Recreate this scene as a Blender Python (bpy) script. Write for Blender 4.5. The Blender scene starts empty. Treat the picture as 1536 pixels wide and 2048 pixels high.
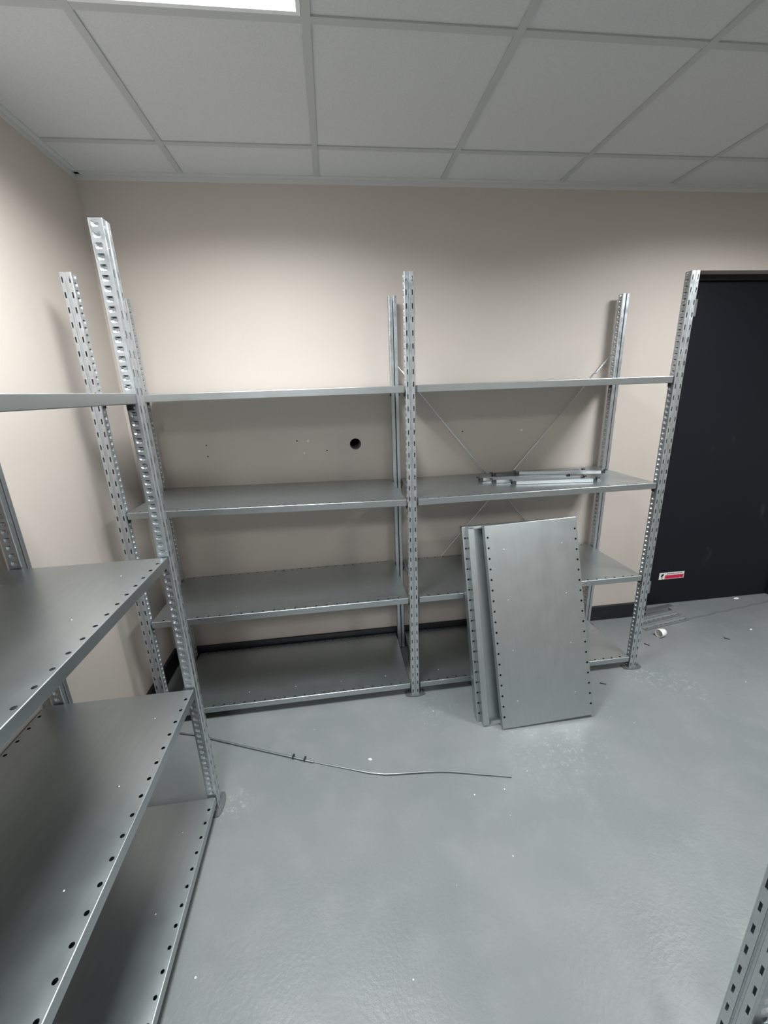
import bpy, math, random
from mathutils import Matrix, Vector
random.seed(7)
S = bpy.context.scene
COL = S.collection
PI = math.pi

# ---------------------------------------------------------------- camera
def cam_axes(y, p, r):
    fw = Vector((math.sin(y)*math.cos(p), math.cos(y)*math.cos(p), math.sin(p)))
    rt = Vector((math.cos(y), -math.sin(y), 0)); up = rt.cross(fw)
    c, s = math.cos(r), math.sin(r)
    return c*rt+s*up, -s*rt+c*up, fw
cd = bpy.data.cameras.new('camera'); cam = bpy.data.objects.new('camera', cd); COL.objects.link(cam)
rt, up, fw = cam_axes(.1147, -.2882, -.0367)
m3 = Matrix((rt, up, -fw)).transposed()
cam.matrix_world = Matrix.Translation((1.04505, -2.28937, 1.5542)) @ m3.to_4x4()
cd.sensor_fit = 'VERTICAL'; cd.sensor_height = 24; cd.sensor_width = 18
cd.lens = 818.0/2048*24; cd.clip_start = .01
S.camera = cam

# ---------------------------------------------------------------- world, exposure, lamp strength
w = bpy.data.worlds.new('world'); S.world = w; w.use_nodes = True
w.node_tree.nodes['Background'].inputs[0].default_value = (.5, .55, .6, 1)
w.node_tree.nodes['Background'].inputs[1].default_value = .05
S.view_settings.view_transform = 'Standard'; S.view_settings.look = 'None'
S.view_settings.gamma = 1; S.view_settings.use_curve_mapping = False
S.view_settings.exposure = 0.08
LAMP = 5.0        # diffuser brightness
LAMP_W = 43.0     # light each panel throws down
SPREAD = 156
LAMP_COL = (.95, .985, 1.0)

# ---------------------------------------------------------------- materials
def mat(name, col, rough=.5, metal=0, noise=None, stretch=None, bump=None, rnoise=None, spec=.5, coat=0):
    m = bpy.data.materials.new(name); m.use_nodes = True
    nt = m.node_tree; b = nt.nodes['Principled BSDF']; N = nt.nodes.new; L = nt.links.new
    b.inputs['Base Color'].default_value = (*col, 1); b.inputs['Roughness'].default_value = rough
    b.inputs['Metallic'].default_value = metal; b.inputs['Specular IOR Level'].default_value = spec
    b.inputs['Coat Weight'].default_value = coat
    tc = N('ShaderNodeTexCoord')
    if noise:
        sc, amt, det = noise
        n = N('ShaderNodeTexNoise'); n.inputs['Scale'].default_value = sc; n.inputs['Detail'].default_value = det
        if stretch:
            mp = N('ShaderNodeMapping'); mp.inputs['Scale'].default_value = stretch; L(tc.outputs['Object'], mp.inputs['Vector']); L(mp.outputs[0], n.inputs['Vector'])
        else: L(tc.outputs['Object'], n.inputs['Vector'])
        r = N('ShaderNodeMapRange'); r.inputs['From Min'].default_value = .3; r.inputs['From Max'].default_value = .7
        r.inputs['To Min'].default_value = 1-amt; r.inputs['To Max'].default_value = 1+amt
        L(n.outputs['Fac'], r.inputs['Value'])
        v = N('ShaderNodeVectorMath'); v.operation = 'SCALE'; v.inputs[0].default_value = col
        L(r.outputs[0], v.inputs['Scale']); L(v.outputs[0], b.inputs['Base Color'])
    if rnoise:
        sc, lo, hi = rnoise
        n = N('ShaderNodeTexNoise'); n.inputs['Scale'].default_value = sc; n.inputs['Detail'].default_value = 4
        L(tc.outputs['Object'], n.inputs['Vector'])
        r = N('ShaderNodeMapRange'); r.inputs['From Min'].default_value = .3; r.inputs['From Max'].default_value = .7
        r.inputs['To Min'].default_value = lo; r.inputs['To Max'].default_value = hi
        L(n.outputs['Fac'], r.inputs['Value']); L(r.outputs[0], b.inputs['Roughness'])
    if bump:
        sc, st = bump
        n = N('ShaderNodeTexNoise'); n.inputs['Scale'].default_value = sc; n.inputs['Detail'].default_value = 3
        L(tc.outputs['Object'], n.inputs['Vector'])
        bp = N('ShaderNodeBump'); bp.inputs['Strength'].default_value = st; bp.inputs['Distance'].default_value = .002
        L(n.outputs['Fac'], bp.inputs['Height']); L(bp.outputs[0], b.inputs['Normal'])
    return m
def emis(name, col, st):
    m = bpy.data.materials.new(name); m.use_nodes = True; b = m.node_tree.nodes['Principled BSDF']
    b.inputs['Base Color'].default_value = (.9, .9, .9, 1)
    b.inputs['Emission Color'].default_value = (*col, 1); b.inputs['Emission Strength'].default_value = st
    return m
M_WALL = mat('beige wall paint', (.485, .433, .388), .6, noise=(1.3, .03, 3), bump=(180, .12))
M_TILE = mat('mineral fibre ceiling tile', (.56, .56, .56), .9, noise=(260, .05, 3), bump=(300, .25))
M_GRID = mat('grey white ceiling grid', (.44, .445, .44), .5)
M_TRIMW = mat('white wall angle', (.55, .55, .54), .5)
M_SKIRT = mat('black skirting', (.008, .009, .011), .5, noise=(20, .3, 3))
M_GALV = mat('galvanised steel', (.47, .51, .52), .43, .97, noise=(60, .03, 5), stretch=(.12, 1, 1), rnoise=(14, .33, .38))
M_POST = mat('galvanised post steel', (.54, .57, .59), .4, .88, noise=(90, .06, 5), rnoise=(30, .28, .46))
M_ZINC = mat('bright zinc', (.62, .65, .67), .3, .9, noise=(80, .06, 3))
M_DARKM = mat('dark oiled steel', (.06, .065, .07), .4, .7)
M_FOOT = mat('grey foot plate', (.16, .17, .175), .5, .7)
M_FRAME = mat('black door frame', (.008, .008, .009), .5)
M_WHITE = mat('white plastic', (.82, .82, .80), .45)
M_PAPER = mat('white paper', (.75, .75, .72), .8)
M_RED = mat('red print', (.65, .03, .08), .5)
M_BLACK = mat('black print', (.01, .01, .01), .6)
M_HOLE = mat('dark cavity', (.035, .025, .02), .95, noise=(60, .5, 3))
M_HINGE = mat('grey hinge steel', (.28, .29, .30), .45, .4)
M_LAMPF = mat('white lamp frame', (.75, .75, .76), .45)
M_LAMP = emis('lamp diffuser', LAMP_COL, LAMP)

def floor_material():
    m = mat('grey floor paint', (.33, .36, .36), .33)
    nt = m.node_tree; b = nt.nodes['Principled BSDF']; N = nt.nodes.new; L = nt.links.new
    g = N('ShaderNodeNewGeometry'); P = g.outputs['Position']
    def noise(sc, det=4, rough=.5):
        n = N('ShaderNodeTexNoise'); n.inputs['Scale'].default_value = sc; n.inputs['Detail'].default_value = det
        n.inputs['Roughness'].default_value = rough; L(P, n.inputs['Vector']); return n.outputs['Fac']
    def mr(x, a, b_, c, d):
        r = N('ShaderNodeMapRange'); L(x, r.inputs['Value'])
        for k, v in zip(('From Min', 'From Max', 'To Min', 'To Max'), (a, b_, c, d)): r.inputs[k].default_value = v
        return r.outputs[0]
    def mul(a, b_):
        n = N('ShaderNodeMath'); n.operation = 'MULTIPLY'; L(a, n.inputs[0])
        if isinstance(b_, float): n.inputs[1].default_value = b_
        else: L(b_, n.inputs[1])
        return n.outputs[0]
    def mx(f, a, bcol):
        n = N('ShaderNodeMix'); n.data_type = 'RGBA'; L(f, n.inputs[0])
        if hasattr(a, 'is_linked'): L(a, n.inputs[6])
        else: n.inputs[6].default_value = (*a, 1)
        n.inputs[7].default_value = (*bcol, 1); return n.outputs[2]
    c = mx(mr(noise(2.2, 5), .38, .62, 0, 1), (.162, .176, .175), (.186, .194, .195))
    c = mx(mr(noise(9, 6, .6), .5, .75, 0, .5), c, (.215, .225, .22))
    # chips and dust specks
    vo = N('ShaderNodeTexVoronoi'); vo.inputs['Scale'].default_value = 15; L(P, vo.inputs['Vector'])
    speck = mr(vo.outputs['Distance'], .035, .05, 1, 0)
    c = mx(mul(speck, mr(noise(1.7, 2), .56, .60, 0, .9)), c, (.72, .73, .72))
    vo2 = N('ShaderNodeTexVoronoi'); vo2.inputs['Scale'].default_value = 19; L(P, vo2.inputs['Vector'])
    sp2 = mr(vo2.outputs['Distance'], .03, .045, 1, 0)
    # plaster dust scuffs near the right hand post and where the panels scrape
    def patch(x, y, r):
        d = N('ShaderNodeVectorMath'); d.operation = 'DISTANCE'; L(P, d.inputs[0]); d.inputs[1].default_value = (x, y, 0)
        return mr(d.outputs['Value'], r, .0, 0, 1)
    n1 = mr(noise(38, 9, .8), .53, .68, 0, .6)
    for x, y, r, a in ((2.66, -.55, .16, .9), (2.80, -.66, .16, .7), (.56, -.99, .09, 1.0), (1.95, -.93, .3, .55), (1.45, -.6, .2, .35), (2.05, -.55, .3, .3)):
        c = mx(mul(mul(patch(x, y, r), n1), a), c, (.70, .71, .70))
    L(c, b.inputs['Base Color'])
    L(mr(noise(5, 4), .35, .65, .34, .48), b.inputs['Roughness'])
    b.inputs['Specular IOR Level'].default_value = .35
    bp = N('ShaderNodeBump'); bp.inputs['Strength'].default_value = .35; bp.inputs['Distance'].default_value = .003
    L(noise(75, 4, .6), bp.inputs['Height']); L(bp.outputs[0], b.inputs['Normal'])
    return m
M_FLOOR = floor_material()

def door_material():
    m = mat('navy black door paint', (.005, .0065, .011), .5, spec=.3)
    nt = m.node_tree; b = nt.nodes['Principled BSDF']; N = nt.nodes.new; L = nt.links.new
    g = N('ShaderNodeNewGeometry')
    mp = N('ShaderNodeMapping'); mp.inputs['Scale'].default_value = (5, 1, 2.2); mp.inputs['Rotation'].default_value = (0, .7, 0)
    L(g.outputs['Position'], mp.inputs['Vector'])
    n = N('ShaderNodeTexNoise'); n.inputs['Scale'].default_value = 2.2; n.inputs['Detail'].default_value = 6; L(mp.outputs[0], n.inputs['Vector'])
    r = N('ShaderNodeMapRange'); r.inputs['From Min'].default_value = .66; r.inputs['From Max'].default_value = .85; L(n.outputs['Fac'], r.inputs['Value'])
    x = N('ShaderNodeMix'); x.data_type = 'RGBA'; x.inputs[6].default_value = (.005, .0065, .011, 1); x.inputs[7].default_value = (.03, .033, .036, 1)
    L(r.outputs[0], x.inputs[0]); L(x.outputs[2], b.inputs['Base Color'])
    return m
M_DOOR = door_material()

# ---------------------------------------------------------------- mesh helpers
class MB:
    def __init__(s): s.v = []; s.f = []
    def add(s, vs, fs):
        o = len(s.v); s.v += [tuple(p) for p in vs]; s.f += [tuple(o+i for i in f) for f in fs]; return s
    def box(s, a, b):
        x0, y0, z0 = a; x1, y1, z1 = b
        return s.add([(x0,y0,z0),(x1,y0,z0),(x1,y1,z0),(x0,y1,z0),(x0,y0,z1),(x1,y0,z1),(x1,y1,z1),(x0,y1,z1)],
              [(0,3,2,1),(4,5,6,7),(0,1,5,4),(1,2,6,5),(2,3,7,6),(3,0,4,7)])
    def quad(s, a, b, c, d): return s.add([a, b, c, d], [(0,1,2,3)])
    def tube(s, pts, r, n=10, cap=True):
        pts = [Vector(p) for p in pts]; rings = []
        rs = r if isinstance(r, (list, tuple)) else [r]*len(pts)
        for i, p in enumerate(pts):
            t = (pts[min(i+1, len(pts)-1)]-pts[max(i-1, 0)]).normalized()
            h = Vector((0, 0, 1)) if abs(t.z) < .9 else Vector((1, 0, 0))
            a = t.cross(h).normalized(); b = t.cross(a)
            rings.append([p+rs[i]*(math.cos(2*PI*k/n)*a+math.sin(2*PI*k/n)*b) for k in range(n)])
        vs = [q for r_ in rings for q in r_]; fs = []
        for i in range(len(pts)-1):
            for k in range(n): fs.append((i*n+k, i*n+(k+1) % n, (i+1)*n+(k+1) % n, (i+1)*n+k))
        if cap: fs += [tuple(range(n))[::-1], tuple((len(pts)-1)*n+k for k in range(n))]
        return s.add(vs, fs)
    def mesh(s, name, m, merge=True):
        me = bpy.data.meshes.new(name); me.from_pydata(s.v, [], s.f)
        if merge:
            import bmesh
            bm = bmesh.new(); bm.from_mesh(me); bmesh.ops.remove_doubles(bm, verts=bm.verts, dist=1e-5)
            bmesh.ops.recalc_face_normals(bm, faces=bm.faces) if merge == 2 else None
            bm.to_mesh(me); bm.free()
        me.materials.append(m); me.update(); return me
def link(name, me, parent=None, loc=None, rot=None, mw=None):
    o = bpy.data.objects.new(name, me); COL.objects.link(o)
    if parent: o.parent = parent
    if loc: o.location = loc
    if rot: o.rotation_euler = rot
    if mw is not None: o.matrix_basis = mw
    return o
def obj(name, mb, m, parent=None, merge=True, **k): return link(name, mb.mesh(name, m, merge), parent, **k)
def solid(o, t, off=-1):
    md = o.modifiers.new('sheet', 'SOLIDIFY'); md.thickness = t; md.offset = off; return o
def bevel(o, wd=.002, seg=2):
    md = o.modifiers.new('edge', 'BEVEL'); md.width = wd; md.segments = seg; md.limit_method = 'ANGLE'; return o
def smooth(o):
    for p in o.data.polygons: p.use_smooth = True
    return o
def tag(o, label=None, cat=None, group=None, kind=None):
    if label: o['label'] = label
    if cat: o['category'] = cat
    if group: o['group'] = group
    if kind: o['kind'] = kind
    return o
def struct(name, mb, m, label=None, merge=True, **k):
    o = obj(name, mb, m, merge=merge, **k); o['kind'] = 'structure'
    if label: o['label'] = label
    return o
def copy_tree(o, parent=None):
    c = o.copy(); COL.objects.link(c); c.parent = parent
    for ch in list(o.children): copy_tree(ch, c)
    return c
def cell(mb, fr, u0, u1, v0, v1, hole):
    """rectangle with a hole: fr(u,v,d)->xyz, hole = list of (u,v) counter-clockwise, starting near (u0,v0) corner"""
    n = len(hole); q = n//4
    cor = [(u0, v0), (u1, v0), (u1, v1), (u0, v1)]
    vs = [fr(*c, 0) for c in cor]+[fr(*h, 0) for h in hole]
    fs = []
    for k in range(4):
        for j in range(q):
            a = 4+(k*q+j) % n; b = 4+(k*q+j+1) % n
            fs.append((k, b, a))
        fs.append((k, (k+1) % 4, 4+((k+1)*q) % n))
    mb.add(vs, fs)
def circ(u, v, r, n=16, ru=None):
    ru = ru or r
    # starts at -135 deg minus half a quadrant so the quadrants face the corners
    return [(u+ru*math.cos(math.radians(-180)+2*PI*k/n), v+r*math.sin(math.radians(-180)+2*PI*k/n)) for k in range(n)]
def rectrim(u, v, hu, hv):
    return [(u-hu, v-hv), (u, v-hv), (u+hu, v-hv), (u+hu, v), (u+hu, v+hv), (u, v+hv), (u-hu, v+hv), (u-hu, v)]

# ---------------------------------------------------------------- room shell
H = 2.5136; HW = 2.4898
GX, GY, T = .4488, -.2521, .6
XR, YB = 5.3, -4.7
DX0, DX1, DH, DR = 3.10, 4.20, 2.125, .10
HX, HZ, HR = 1.1635, 1.2758, .031
struct('floor', MB().box((-.15, YB-.15, -.12), (XR+.15, .30, 0)), M_FLOOR)
wb = MB()
def wq(x0, x1, z0, z1): wb.quad((x0, 0, z0), (x1, 0, z0), (x1, 0, z1), (x0, 0, z1))
wq(0, HX-.1, 0, H+.1); wq(HX+.1, DX0, 0, H+.1); wq(DX0, DX1, DH, H+.1); wq(DX1, XR, 0, H+.1)
wq(HX-.1, HX+.1, 0, HZ-.1); wq(HX-.1, HX+.1, HZ+.1, H+.1)
cell(wb, lambda u, v, d: (u, d, v), HX-.1, HX+.1, HZ-.1, HZ+.1, circ(HX, HZ, HR, 32))
o = struct('wall_back', wb, M_WALL); solid(o, .22, -1)
# solidify direction: outward (away from the room)
o.modifiers['sheet'].offset = -1
struct('wall_left', MB().box((-.15, YB, 0), (0, 0, H+.1)), M_WALL)
struct('wall_right', MB().box((XR, YB, 0), (XR+.15, 0, H+.1)), M_WALL)
struct('wall_front', MB().box((-.15, YB-.15, 0), (XR+.15, YB, H+.1)), M_WALL)
# cavity behind the cable hole
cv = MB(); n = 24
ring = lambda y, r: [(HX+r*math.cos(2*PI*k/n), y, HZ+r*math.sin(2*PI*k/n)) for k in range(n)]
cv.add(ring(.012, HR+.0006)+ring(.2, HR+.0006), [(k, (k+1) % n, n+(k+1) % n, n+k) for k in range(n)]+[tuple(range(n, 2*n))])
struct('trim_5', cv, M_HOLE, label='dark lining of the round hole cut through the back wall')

# skirting
def skirt(name, a, b):
    o = struct(name, MB().box(a, b), M_SKIRT); bevel(o, .004)
skirt('baseboard_back', (0, -.018, 0), (DX0-.0, 0, .105))
skirt('baseboard_back_right', (DX1, -.018, 0), (XR, 0, .105))
skirt('baseboard_left', (0, YB, 0), (.018, -.018, .105))
skirt('baseboard_right', (XR-.018, YB, 0), (XR, -.018, .105))

# ceiling tiles and grid
LIGHTS = [(0, 1), (4, 1), (0, 5), (4, 5)]
xs = [0]+[GX+T*i for i in range(0, 20) if GX+T*i < XR-.05]+[XR]
ys = [0]+[GY-T*j for j in range(0, 20) if GY-T*j > YB+.05]+[YB]
ct = MB(); g2 = .012
for i in range(len(xs)-1):
    for j in range(len(ys)-1):
        if (i-1, j-1+0) in [(a, b) for a, b in LIGHTS]: continue
        x0, x1, y0, y1 = xs[i], xs[i+1], ys[j+1], ys[j]
        ct.box((x0+.001, y0+.001, H+.004), (x1-.001, y1-.001, H+.02))
struct('ceiling', ct, M_TILE, merge=False)
struct('ceiling_slab', MB().box((-.15, YB-.15, H+.1), (XR+.15, .3, H+.2)), M_TRIMW)
gr = MB()
for x in xs[1:-1]: gr.box((x-g2, YB, H-.001), (x+g2, 0, H+.004))
for y in ys[1:-1]: gr.box((0, y-g2, H-.0005), (XR, y+g2, H+.0035))
struct('trim_1', gr, M_GRID, label='grey suspension grid between the ceiling tiles', merge=False)
an = MB()
an.box((0, -.022, H-.002), (XR, 0, H+.004)); an.box((0, -.002, HW), (XR, 0, H))
an.box((0, YB, H-.002), (.022, 0, H+.004)); an.box((0, YB, HW), (.002, 0, H))
an.box((XR-.022, YB, H-.002), (XR, 0, H+.004)); an.box((0, YB, H-.002), (XR, YB+.022, H+.004))
struct('trim_2', an, M_TRIMW, label='white wall angle around the ceiling edge', merge=False)

# door in its recess
fr = MB()
fr.box((DX0, .078, 0), (DX0+.045, .16, DH)); fr.box((DX1-.03, .078, 0), (DX1, .16, DH)); fr.box((DX0, .078, DH-.03), (DX1, .16, DH))
struct('trim_3', fr, M_FRAME, label='black frame around the dark door')
d = obj('door_1', MB().box((DX0+.047, .10, .006), (DX1-.032, .145, DH-.033)), M_DOOR); d['kind'] = 'structure'; bevel(d, .002)
for z in (1.953, .152):
    h = MB(); h.box((DX0+.048, .085, z-.047), (DX0+.098, .0998, z+.047)); h.tube([(DX0+.056, .088, z-.050), (DX0+.056, .088, z+.050)], .008, 12)
    bevel(obj('hinge', h, M_HINGE, d), .004)
def sticker(x0, x1, z0, z1):
    y = .0995
    s = obj('sign', MB().box((x0, y-.0008, z0), (x1, y+.0003, z1)), M_PAPER)
    tag(s, 'small white and red warning sticker low on the dark door', 'sticker')
    ww = x1-x0; hh = z1-z0
    obj('red_band', MB().box((x0+.235*ww, y-.0014, z0+.06*hh), (x1-.02*ww, y-.0008, z0+.60*hh)), M_RED, s)
    lg = MB()
    lg.add([(x0+.06*ww, y-.0014, z0+.45*hh), (x0+.12*ww, y-.0014, z0+.35*hh), (x0+.19*ww, y-.0014, z0+.72*hh), (x0+.15*ww, y-.0014, z0+.85*hh), (x0+.09*ww, y-.0014, z0+.78*hh)], [(0, 1, 2, 3, 4)])
    lg.add([(x0+.09*ww, y-.0014, z0+.2*hh), (x0+.15*ww, y-.0014, z0+.2*hh), (x0+.15*ww, y-.0014, z0+.3*hh), (x0+.09*ww, y-.0014, z0+.3*hh)], [(0, 1, 2, 3)])
    obj('emblem', lg, M_BLACK, s)
    tx = MB(); random.seed(3); x = x0+.27*ww
    while x < x1-.08*ww:
        l = random.uniform(.02, .06)*ww; tx.box((x, y-.0018, z0+.28*hh), (x+l, y-.0014, z0+.38*hh)); x += l+.012*ww
    obj('lettering', tx, mat('dark red print', (.25, .01, .03), .5), s)
    t2 = MB(); x = x0+.30*ww
    while x < x1-.1*ww:
        l = random.uniform(.02, .07)*ww; t2.box((x, y-.0014, z0+.74*hh), (x+l, y-.0008, z0+.84*hh)); x += l+.015*ww
    obj('lettering', t2, M_BLACK, s)
sticker(3.263, 3.456, .199, .250)

# raised paint ridge in the floor running to the door
rd = MB(); P0 = Vector((3.02, -.160, 0)); P1 = Vector((4.9, .118*1.0, 0))
pts = []
for k in range(26):
    t = k/25; p = P0.lerp(Vector((4.19, .012, 0)), t); pts.append((p.x, p.y+.004*math.sin(k*1.7), .001))
rd.tube(pts, [.005+.002*math.sin(k*2.3) for k in range(26)], 8)
struct('trim_4', rd, mat('floor paint ridge', (.12, .13, .13), .5), label='raised painted seam in the floor before the door')

# ceiling lamps
def ceiling_lamp(ci, cj, label):
    x0, y1 = GX+T*ci, GY-T*cj
    e = bpy.data.objects.new('ceiling_light', None); COL.objects.link(e); e.location = (x0+T/2, y1-T/2, H)
    tag(e, label, 'ceiling light', 'square panel lights in the ceiling')
    f = MB(); a = T/2-.013; b = a-.012
    f.box((-a, -a, -.001), (a, -b, .014)); f.box((-a, b, -.001), (a, a, .014)); f.box((-a, -b, -.001), (-b, b, .014)); f.box((b, -b, -.001), (a, b, .014))
    f.box((-a, -a, .014), (a, a, .03))
    obj('frame', f, M_LAMPF, e)
    obj('diffuser', MB().box((-b, -b, .001), (b, b, .0135)), M_LAMP, e)
    ld = bpy.data.lights.new('lamp_light', 'AREA'); ld.shape = 'SQUARE'; ld.size = 2*b; ld.energy = LAMP_W; ld.color = LAMP_COL
    ld.spread = math.radians(SPREAD)
    link('lamp_light', ld, e, (0, 0, -.002))
    return e
ceiling_lamp(0, 1, 'square white panel light in the ceiling near the left wall')
ceiling_lamp(4, 1, 'square white panel light in the ceiling on the door side')
ceiling_lamp(0, 5, 'square white panel light in the ceiling further back on the left')
ceiling_lamp(4, 5, 'square white panel light in the ceiling further back on the right')

# ---------------------------------------------------------------- shelving parts
def post_mesh(height=2.0):
    mb = MB(); R = .0025
    wf, dp, gr_ = .020, .035, .004
    def strip(prof):                                   # full-height strips along a polyline profile (x,y)
        for (a, b) in zip(prof, prof[1:]):
            mb.quad((a[0], a[1], 0), (b[0], b[1], 0), (b[0], b[1], height), (a[0], a[1], height))
    for s in (-1, 1):
        # slotted flat of the face
        u0, u1 = sorted((s*(wf-R), s*gr_))
        for k in range(int(round(height/.05))):
            z0 = k*.05; zc = z0+.025
            cell(mb, lambda u, v, d: (u, 0, v), u0, u1, z0, z0+.05, rectrim(s*.0125, zc, .0024, .0100))
        # bend, face to web
        arc = [(s*(wf-R+R*math.sin(t)), R-R*math.cos(t)) for t in (0, PI/6, PI/3, PI/2)]
        strip(arc if s > 0 else arc[::-1])
        # web with pressed dimples, 25 mm pitch
        y0, y1 = R, dp-R
        for k in range(int(round(height/.025))):
            z0 = k*.025; zc = z0+.0125; yc = dp/2+.001
            hole = [(yc+a*.0094, zc+b*.0076) for j, (a, b) in enumerate([(-1, -.45), (-.6, -1), (.6, -1), (1, -.45), (1, .6), (.8, 1), (-.8, 1), (-1, .6)])]
            cell(mb, lambda u, v, d: (s*wf, u, v), y0, y1, z0, z0+.025, hole)
            inner = [(yc+(u-yc)*.52, zc+.0006+(v-zc)*.42) for u, v in hole]
            dep = .0050
            vs = [(s*wf, u, v) for u, v in hole]+[(s*(wf-dep), u, v) for u, v in inner]
            fs = [(j, (j+1) % 8, 8+(j+1) % 8, 8+j) for j in range(8) if j not in (5,)]+[tuple(range(8, 16))]
            mb.add(vs, fs)
        arc = [(s*(wf-R+R*math.cos(t)), dp-R+R*math.sin(t)) for t in (0, PI/6, PI/3, PI/2)]
        strip(arc); strip([(s*(wf-R), dp), (s*.0045, dp)])
        arc = [(s*(.0045-.0015*math.sin(t)), dp-.0015+.0015*math.cos(t)) for t in (0, PI/4, PI/2)]
        strip(arc); strip([(s*.003, dp-.0015), (s*.003, .0135)])
    # centre groove
    strip([(-gr_, 0), (-.0022, .0028), (.0022, .0028), (gr_, 0)])
    return mb
def tray_mesh(L, D, pitch=.05, hr=.0052, fl=.030, welds=True):
    """x along length 0..L, y from front 0..D, top at z=0"""
    mb = MB(); R = .0022; SW = .024
    nh = int(round((L-.02)/pitch)); off = (L-(nh-1)*pitch)/2
    if off < .035: nh -= 1; off = (L-(nh-1)*pitch)/2
    xa, xb = R, L-R
    for side in (0, 1):
        va, vb = (R, SW) if side == 0 else (D-SW, D-R)
        vc = .0125 if side == 0 else D-.0125
        edges = [xa]+[off+pitch*(k+.5) for k in range(nh-1)]+[xb]
        for k in range(nh):
            cell(mb, lambda u, v, d: (u, v, 0), edges[k], edges[k+1], va, vb, circ(off+pitch*k, vc, hr, 16))
    mb.quad((xa, SW, 0), (xb, SW, 0), (xb, D-SW, 0), (xa, D-SW, 0))
    T4 = [0, PI/8, PI/4, PI*3/8, PI/2]
    def prof(sgn):   # bend then flange then lip, as (offset from edge outward, z)
        p = [(-R+R*math.sin(t), -R+R*math.cos(t)) for t in T4]
        p += [(0, -fl+R)]+[(-R+R*math.cos(t), -fl+R-R*math.sin(t)) for t in T4[1:]]+[(-.030, -fl), (-.0315, -fl+.002), (-.0315, -.0015)]
        return p
    P = prof(1)
    for a, b in zip(P, P[1:]):
        mb.quad((xa, -a[0], a[1]), (xa, -b[0], b[1]), (xb, -b[0], b[1]), (xb, -a[0], a[1]))
        mb.quad((xa, D+a[0], a[1]), (xb, D+a[0], a[1]), (xb, D+b[0], b[1]), (xa, D+b[0], b[1]))
    Pe = P[:-3]+[(-.012, -fl)]
    for a, b in zip(Pe, Pe[1:]):
        mb.quad((-a[0], R, a[1]), (-a[0], D-R, a[1]), (-b[0], D-R, b[1]), (-b[0], R, b[1]))
        mb.quad((L+a[0], R, a[1]), (L+b[0], R, b[1]), (L+b[0], D-R, b[1]), (L+a[0], D-R, a[1]))
    if welds:
        for y in (.085, D-.085):
            for k in range(int(L/.2)):
                x = L*(k+.5)/int(L/.2); n = 8
                vs = [(x+.004*math.cos(2*PI*j/n), y+.004*math.sin(2*PI*j/n), .00002) for j in range(n)]
                vs += [(x+.0022*math.cos(2*PI*j/n), y+.0022*math.sin(2*PI*j/n), .0009) for j in range(n)]
                mb.add(vs, [(j, (j+1) % n, n+(j+1) % n, n+j) for j in range(n)]+[tuple(range(n, 2*n))])
    return mb
POST = post_mesh().mesh('upright', M_POST)
SD = .482; BAY = 1.2516; RD = .463; ZS = .0723
TRAY = tray_mesh(BAY-.0542, SD).mesh('shelf', M_GALV)
PLATE = None
def foot_mesh():
    mb = MB(); n = 20
    pts = []
    for k in range(n):
        t = 2*PI*k/n; pts.append((.052*max(-1, min(1, 1.25*math.cos(t))), .012+.030*math.sin(t)))
    vs = [(x, y, 0) for x, y in pts]+[(x, y, .004) for x, y in pts]
    mb.add(vs, [tuple(range(n))[::-1], tuple(range(n, 2*n))]+[(k, (k+1) % n, n+(k+1) % n, n+k) for k in range(n)])
    for x in (-.036, .036): mb.tube([(x, .014, .004), (x, .014, .010)], .006, 6)
    return mb
FOOT = foot_mesh().mesh('base_plate', M_FOOT)
def clip_mesh():
    mb = MB()
    mb.box((0, 0, -.016), (.002, .018, .002)); mb.box((0, 0, -.0), (.012, .018, .002)); mb.box((-.003, .004, -.013), (0, .010, -.005))
    return mb
CLIP = clip_mesh().mesh('shelf_clip', M_DARKM)

def rack(name, loc, rz, bays, levels, label, braces=False, tilt=None):
    e = bpy.data.objects.new(name, None); COL.objects.link(e); e.location = loc; e.rotation_euler = (0, 0, rz)
    tag(e, label, 'shelving rack')
    for k in range(bays+1):
        for rear in (0, 1):
            o = link('upright', POST, e, (k*BAY, RD if rear else 0, .001), (0, 0, PI if rear else 0))
            solid(o, .0012, 1)
            link('base_plate', FOOT, o, (0, 0, -.001))
    for k in range(bays):
        for j, z in enumerate(levels):
            o = link('shelf', TRAY, e, (k*BAY+.0271, .0012, z))
            if tilt and (k, j) in tilt: 
                dz = tilt[(k, j)]; o.location.z = z+dz; o.rotation_euler = (0, math.atan2(dz, BAY), 0)
            solid(o, .001, -1)
            for cx in (-.0035, BAY-.0542+.0035):
                for cy in (.012, RD-.038):
                    c = link('shelf_clip', CLIP, o, (cx, cy, -.031))
                    if cx > 0: c.scale.x = -1
    if braces:
        k0 = (bays-1)*BAY
        yb = RD+.018
        for (xa, za, xb, zb) in ((k0+.012, 1.69, k0+BAY-.012, .235), (k0+BAY-.012, 1.70, k0+.012, .275)):
            yy = yb+(.004 if xa > xb else 0)
            A = Vector((xa, yy, za)); B = Vector((xb, yy, zb)); d_ = (B-A).normalized()
            pts = [A+Vector((0, -.02, 0)), A+Vector((0, -.004, .0))]+[A.lerp(B, t) for t in (.01, .3, .6, .99)]+[B+Vector((0, -.004, 0)), B+Vector((0, -.02, 0))]
            br = obj('cross_brace', MB().tube(pts, .0028, 8), M_ZINC, e)
            tb = MB(); tb.tube([A+d_*.06, A+d_*.12], .0042, 8); tb.tube([A+d_*.055, A+d_*.062], .007, 6); tb.tube([A+d_*.118, A+d_*.125], .007, 6)
            obj('turnbuckle', tb, M_ZINC, br)
    return e
RY = .006
def room(x, y, z=0.):
    a = -RY*-1
    a = -(-RY)
    return (x*math.cos(a)-y*math.sin(a), x*math.sin(a)+y*math.cos(a), z)
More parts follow.
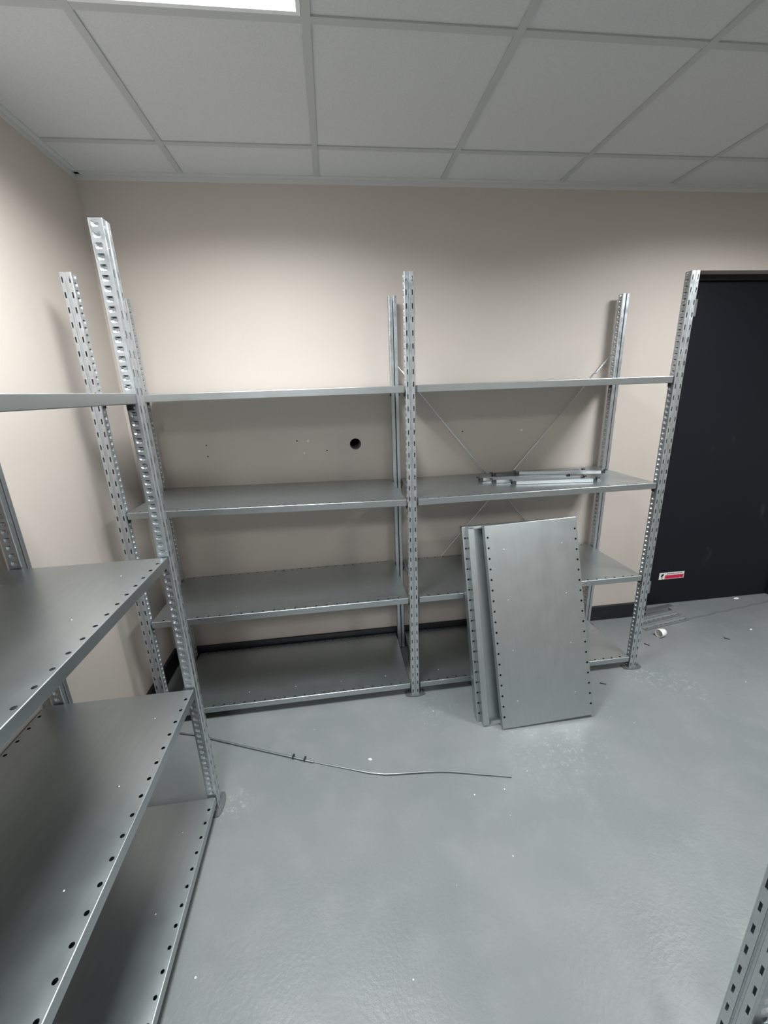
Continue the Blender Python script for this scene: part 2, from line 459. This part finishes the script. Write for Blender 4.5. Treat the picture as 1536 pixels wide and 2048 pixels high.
LV = [ZS+.5*k for k in range(4)]
rack('shelving_rack', room(.1284, -.5166), RY, 2, LV,
     'two-bay galvanised steel shelving rack along the back wall', braces=True, tilt={(0, 2): .025})
rack('shelving_rack', room(.4926, -.985-2*BAY), PI/2+RY, 2, LV,
     'galvanised steel shelving rack against the left wall, nearest the camera')
rack('shelving_rack', room(1.633, -1.955), -PI/2+RY, 2, LV,
     'shelving rack at the bottom right corner of which only a slotted post shows')

# ---------------------------------------------------------------- loose shelf panels leaning on the rack
PL, PD = .962, .463
PANEL = tray_mesh(PL, PD, hr=.0050).mesh('shelf_panel', M_GALV)
def lean(bl, tl, label, flip=False, dx=0, back=0, sk=0):
    bl = Vector(bl); u = (Vector(tl)-bl).normalized()
    e = Vector((1, .008, 0)); e = (e-e.dot(u)*u).normalized(); n = e.cross(u)      # n faces the camera
    o = link('shelf_panel', PANEL)
    if not flip: X, Y, Z = u, -e, n; org = bl+e*(PD+dx)-n*back
    else: X, Y, Z = u, e, -n; org = bl+e*dx-n*(back+.031)
    m = Matrix((X, Y, Z)).transposed().to_4x4()
    o.matrix_world = Matrix.Translation(org) @ m
    solid(o, .001, -1)
    tag(o, label, 'shelf panel', 'loose shelf panels leaning on the back rack')
    return o
BL, TL = (1.7416, -.8097, .006), (1.716, -.540, .925)
lean(BL, TL, 'front loose galvanised shelf panel of the leaning stack, its flat perforated face showing')
b2 = Vector(BL)+Vector((-.082, 0, 0)); t2 = Vector(TL)+Vector((-.068, 0, 0))
lean(b2, t2, 'reversed shelf panel just behind the front leaning one, its hollow underside showing at the left', flip=True, back=.0325)
b3 = Vector(BL)+Vector((-.101, 0, 0)); t3 = Vector(TL)+Vector((-.087, 0, 0))
lean(b3, t3, 'third leaning shelf panel, only its perforated left edge peeking out', back=.0655)
b4 = Vector(BL)+Vector((-.096, 0, 0)); t4 = Vector(TL)+Vector((-.080, 0, .012))
lean(b4, t4, 'rearmost leaning shelf panel, against the edge of the rack shelf', flip=True, back=.0985)

# ---------------------------------------------------------------- support bars piled on the second shelf down
def bar_mesh(L):
    mb = MB()
    for a, b in zip([(-.010, 0), (-.010, .016), (.010, .016), (.010, 0)], [(-.010, .016), (.010, .016), (.010, 0)]):
        mb.quad((0, a[0], a[1]), (L, a[0], a[1]), (L, b[0], b[1]), (0, b[0], b[1]))
    return mb
BAR = bar_mesh(.43).mesh('bar_profile', M_ZINC)
BARD = bar_mesh(.43).mesh('bar_profile', mat('dull dark bar steel', (.13, .145, .145), .45, .8))
def hook():
    mb = MB(); mb.box((0, -.0085, .001), (.030, .0085, .013)); mb.box((.026, -.0085, .001), (.030, .0085, .022)); mb.box((.030, -.0085, .016), (.040, .0085, .022)); return mb
HOOK = hook().mesh('end_hook', M_DARKM)
def support_bar(p, q, roll, label, dark=False):
    p = Vector(p); q = Vector(q); d_ = (q-p).normalized()
    e = bpy.data.objects.new('support_bar', None); COL.objects.link(e); e.location = p
    e.rotation_euler = d_.to_track_quat('X', 'Z').to_euler()
    tag(e, label, 'metal bar', 'loose support bars piled on the back rack')
    o = link('bar_profile', BARD if dark else BAR, e, rot=(roll, 0, 0)); solid(o, .0012)
    k = (q-p).length/.43; o.scale.x = k
    h = link('end_hook', HOOK, e, ((q-p).length-.008, 0, 0), (roll, 0, 0))
    h2 = link('end_hook', HOOK, e, (.008, 0, 0), (roll, 0, PI))
    return e
Z2 = ZS+1.0+.0008
support_bar((1.950, -.345, Z2+.001), (2.335, -.395, Z2+.001), 0, 'front support bar lying flat on the rack shelf, dark hooked ends')
support_bar((1.87, -.285, Z2+.001), (2.30, -.340, Z2+.001), 0, 'support bar just behind the front one, its left end sticking out')
support_bar((1.82, -.225, Z2+.001), (2.27, -.255, Z2+.001), 0, 'support bar whose bright end reaches furthest left in the pile')
support_bar((2.03, -.205, Z2+.019), (2.44, -.300, Z2+.019), 0, 'bright support bar crossing on top of the pile towards the right')
support_bar((1.93, -.130, Z2+.001), (2.40, -.170, Z2+.001), 0, 'dark support bar at the back of the pile by the wall', dark=True)

# ---------------------------------------------------------------- things on the floor
e = bpy.data.objects.new('brace_rod', None); COL.objects.link(e); e.location = (0, 0, 0)
tag(e, 'long thin bent brace rod lying on the grey floor in front of the back rack', 'metal rod')
pp = [(.2114, -.582), (.2883, -.6065), (.3674, -.6400), (.56, -.722), (.7704, -.8100)]
M_ROD = mat('dull rod steel', (.22, .235, .245), .42, .85)
obj('rod', MB().tube([(x, y, .0045) for x, y in pp]+[(.86, -.848, .0045)], .0042, 8), M_ROD, e)
pq = [(.74, -.7945), (.822, -.8311), (.92, -.870), (1.0169, -.9071), (1.10, -.940), (1.162, -.9564), (1.21, -.9625), (1.26, -.9665), (1.3295, -.9725), (1.39, -.979), (1.444, -.9885), (1.56, -1.018), (1.6788, -1.0467)]
obj('rod', MB().tube([(x, y, .0035+.004*max(0, math.sin((x-.95)*4.4))) for x, y in pq], [.0018]*4+[.0026]*9, 8), M_ROD, e)
for x, y in ((.7704, -.8100), (.822, -.8311)):
    d_ = Vector((.92, -.39, 0)).normalized(); c = Vector((x, y, .0115))
    obj('washer', MB().tube([c-d_*.0018, c+d_*.0018], .011, 14), M_DARKM, e)

# white cup on its side
cup = MB(); n = 24; rings = []
prof = [(.0, .024), (.0, .0265), (.012, .0262), (.030, .024), (.048, .019), (.056, .010), (.058, .001)]
inn = [(.0, .024), (.030, .0215), (.050, .012), (.053, .001)]
def rev(mb, pr, n=24, flip=False):
    vs = [(x, r*math.cos(2*PI*k/n), r*math.sin(2*PI*k/n)) for x, r in pr for k in range(n)]
    fs = [(i*n+k, i*n+(k+1) % n, (i+1)*n+(k+1) % n, (i+1)*n+k) for i in range(len(pr)-1) for k in range(n)]
    mb.add(vs, fs)
rev(cup, prof); rev(cup, inn)
o = obj('plastic_cap', cup, M_WHITE, merge=2, loc=(2.992, -.262, .0268), rot=(0, 0, .22)); smooth(o)
tag(o, 'small white cup-like plastic cap lying on its side by the right post', 'cap')

# metal strips behind the right post
def strip_mesh(L, W, holes):
    mb = MB(); n = int(L/.04)
    for k in range(n):
        cell(mb, lambda u, v, d: (u, v, .0), k*L/n, (k+1)*L/n, 0, W, circ((k+.5)*L/n, W/2, .006, 8, .011))
    for v in (0, W): mb.quad((0, v, 0), (L, v, 0), (L, v, .012), (0, v, .012))
    return mb
def floor_strip(p, q, W, label, z=.003):
    p = Vector(p); q = Vector(q); L = (q-p).length
    o = obj('metal_strip', strip_mesh(L, W, True), M_ZINC, loc=(p.x, p.y, z), rot=(0, 0, math.atan2(q.y-p.y, q.x-p.x)))
    solid(o, .0015, 1); tag(o, label, 'metal strip', 'metal strips on the floor before the door')
floor_strip((2.97, -.185), (3.335, -.125), .030, 'perforated metal strip lying nearest the white cap')
floor_strip((2.93, -.130), (3.33, -.062), .028, 'perforated metal strip in the middle of those lying by the door')
ch = MB(); L_ = .30
for a, b in zip([(0, 0), (.03, 0), (.03, .034)], [(.03, 0), (.03, .034), (-.004, .034)]): ch.quad((0, a[0], a[1]), (L_, a[0], a[1]), (L_, b[0], b[1]), (0, b[0], b[1]))
o = obj('metal_channel', ch, M_ZINC, loc=(3.03, -.040, .003), rot=(0, 0, .16)); solid(o, .0015, 1)
tag(o, 'plain metal channel lying closest to the dark door', 'metal strip')

# screws, scraps
def screw(x, y, a, label):
    mb = MB(); mb.tube([(0, 0, .003), (.022, 0, .0025), (.028, 0, .002)], [.0022, .0022, .0004], 8); mb.tube([(-.003, 0, .0035), (0, 0, .0035)], [.0045, .003], 10)
    o = obj('screw', mb, M_DARKM, loc=(x, y, .0012), rot=(0, 0, a)); tag(o, label, 'screw', 'dark screws dropped on the floor')
screw(2.383, -.592, -.5, 'dark screw on the floor between the leaning panels and the right post')
screw(2.86, -.315, -.9, 'dark screw on the floor just in front of the white cap')
screw(3.375, -.345, -.7, 'dark screw on the open floor to the right of the white cap')
def scrap(x, y, s, a, label, h=.004):
    mb = MB(); n = 9; random.seed(int(x*1000))
    pts = [(s*random.uniform(.6, 1)*math.cos(2*PI*k/n), .5*s*random.uniform(.6, 1)*math.sin(2*PI*k/n)) for k in range(n)]
    mb.add([(*p, 0) for p in pts]+[(p[0]*.7, p[1]*.7, h) for p in pts], [tuple(range(n))[::-1], tuple(range(n, 2*n))]+[(k, (k+1) % n, n+(k+1) % n, n+k) for k in range(n)])
    o = obj('plaster_chip', mb, M_PAPER, loc=(x, y, .0005), rot=(0, 0, a)); tag(o, label, 'plaster chip', 'white plaster chips on the floor')
scrap(3.90, .075, .028, .1, 'white plaster chip against the foot of the dark door')
scrap(1.107, -.870, .011, -.2, 'small white chip on the floor above the middle of the bent rod')
scrap(3.62, -.29, .012, 0, 'small white chip on the open floor at the far right')

# drill holes and plugs in the back wall
for i, (x, z, r, mm, lb) in enumerate([(.3716, 1.3078, .0035, M_HOLE, 'upper dark drill hole at the left of the back wall'), (.3704, 1.2492, .004, M_HOLE, 'lower dark drill hole at the left of the back wall'),
      (.8462, 1.3081, .004, M_HOLE, 'dark drill hole left of the two white filled spots'), (1.0041, 1.2481, .004, M_HOLE, 'dark drill hole nearest the round cable hole'),
      (.9052, 1.3052, .005, M_PAPER, 'upper round white filler spot left of the cable hole'), (.8806, 1.2408, .004, M_PAPER, 'lower white filler mark left of the cable hole'),
      (1.7753, 1.3158, .004, M_HOLE, 'dark drill hole behind the left diagonal brace'), (2.1276, 1.3079, .006, M_PAPER, 'white filler mark between the two diagonal braces')]):
    mb = MB(); mb.tube([(x, -.0006, z), (x, .0, z)], r, 12)
    nm = 'drill_hole' if mm is M_HOLE else 'filler_spot'
    tag(obj(nm, mb, mm), lb, 'drill hole' if mm is M_HOLE else 'filler spot')
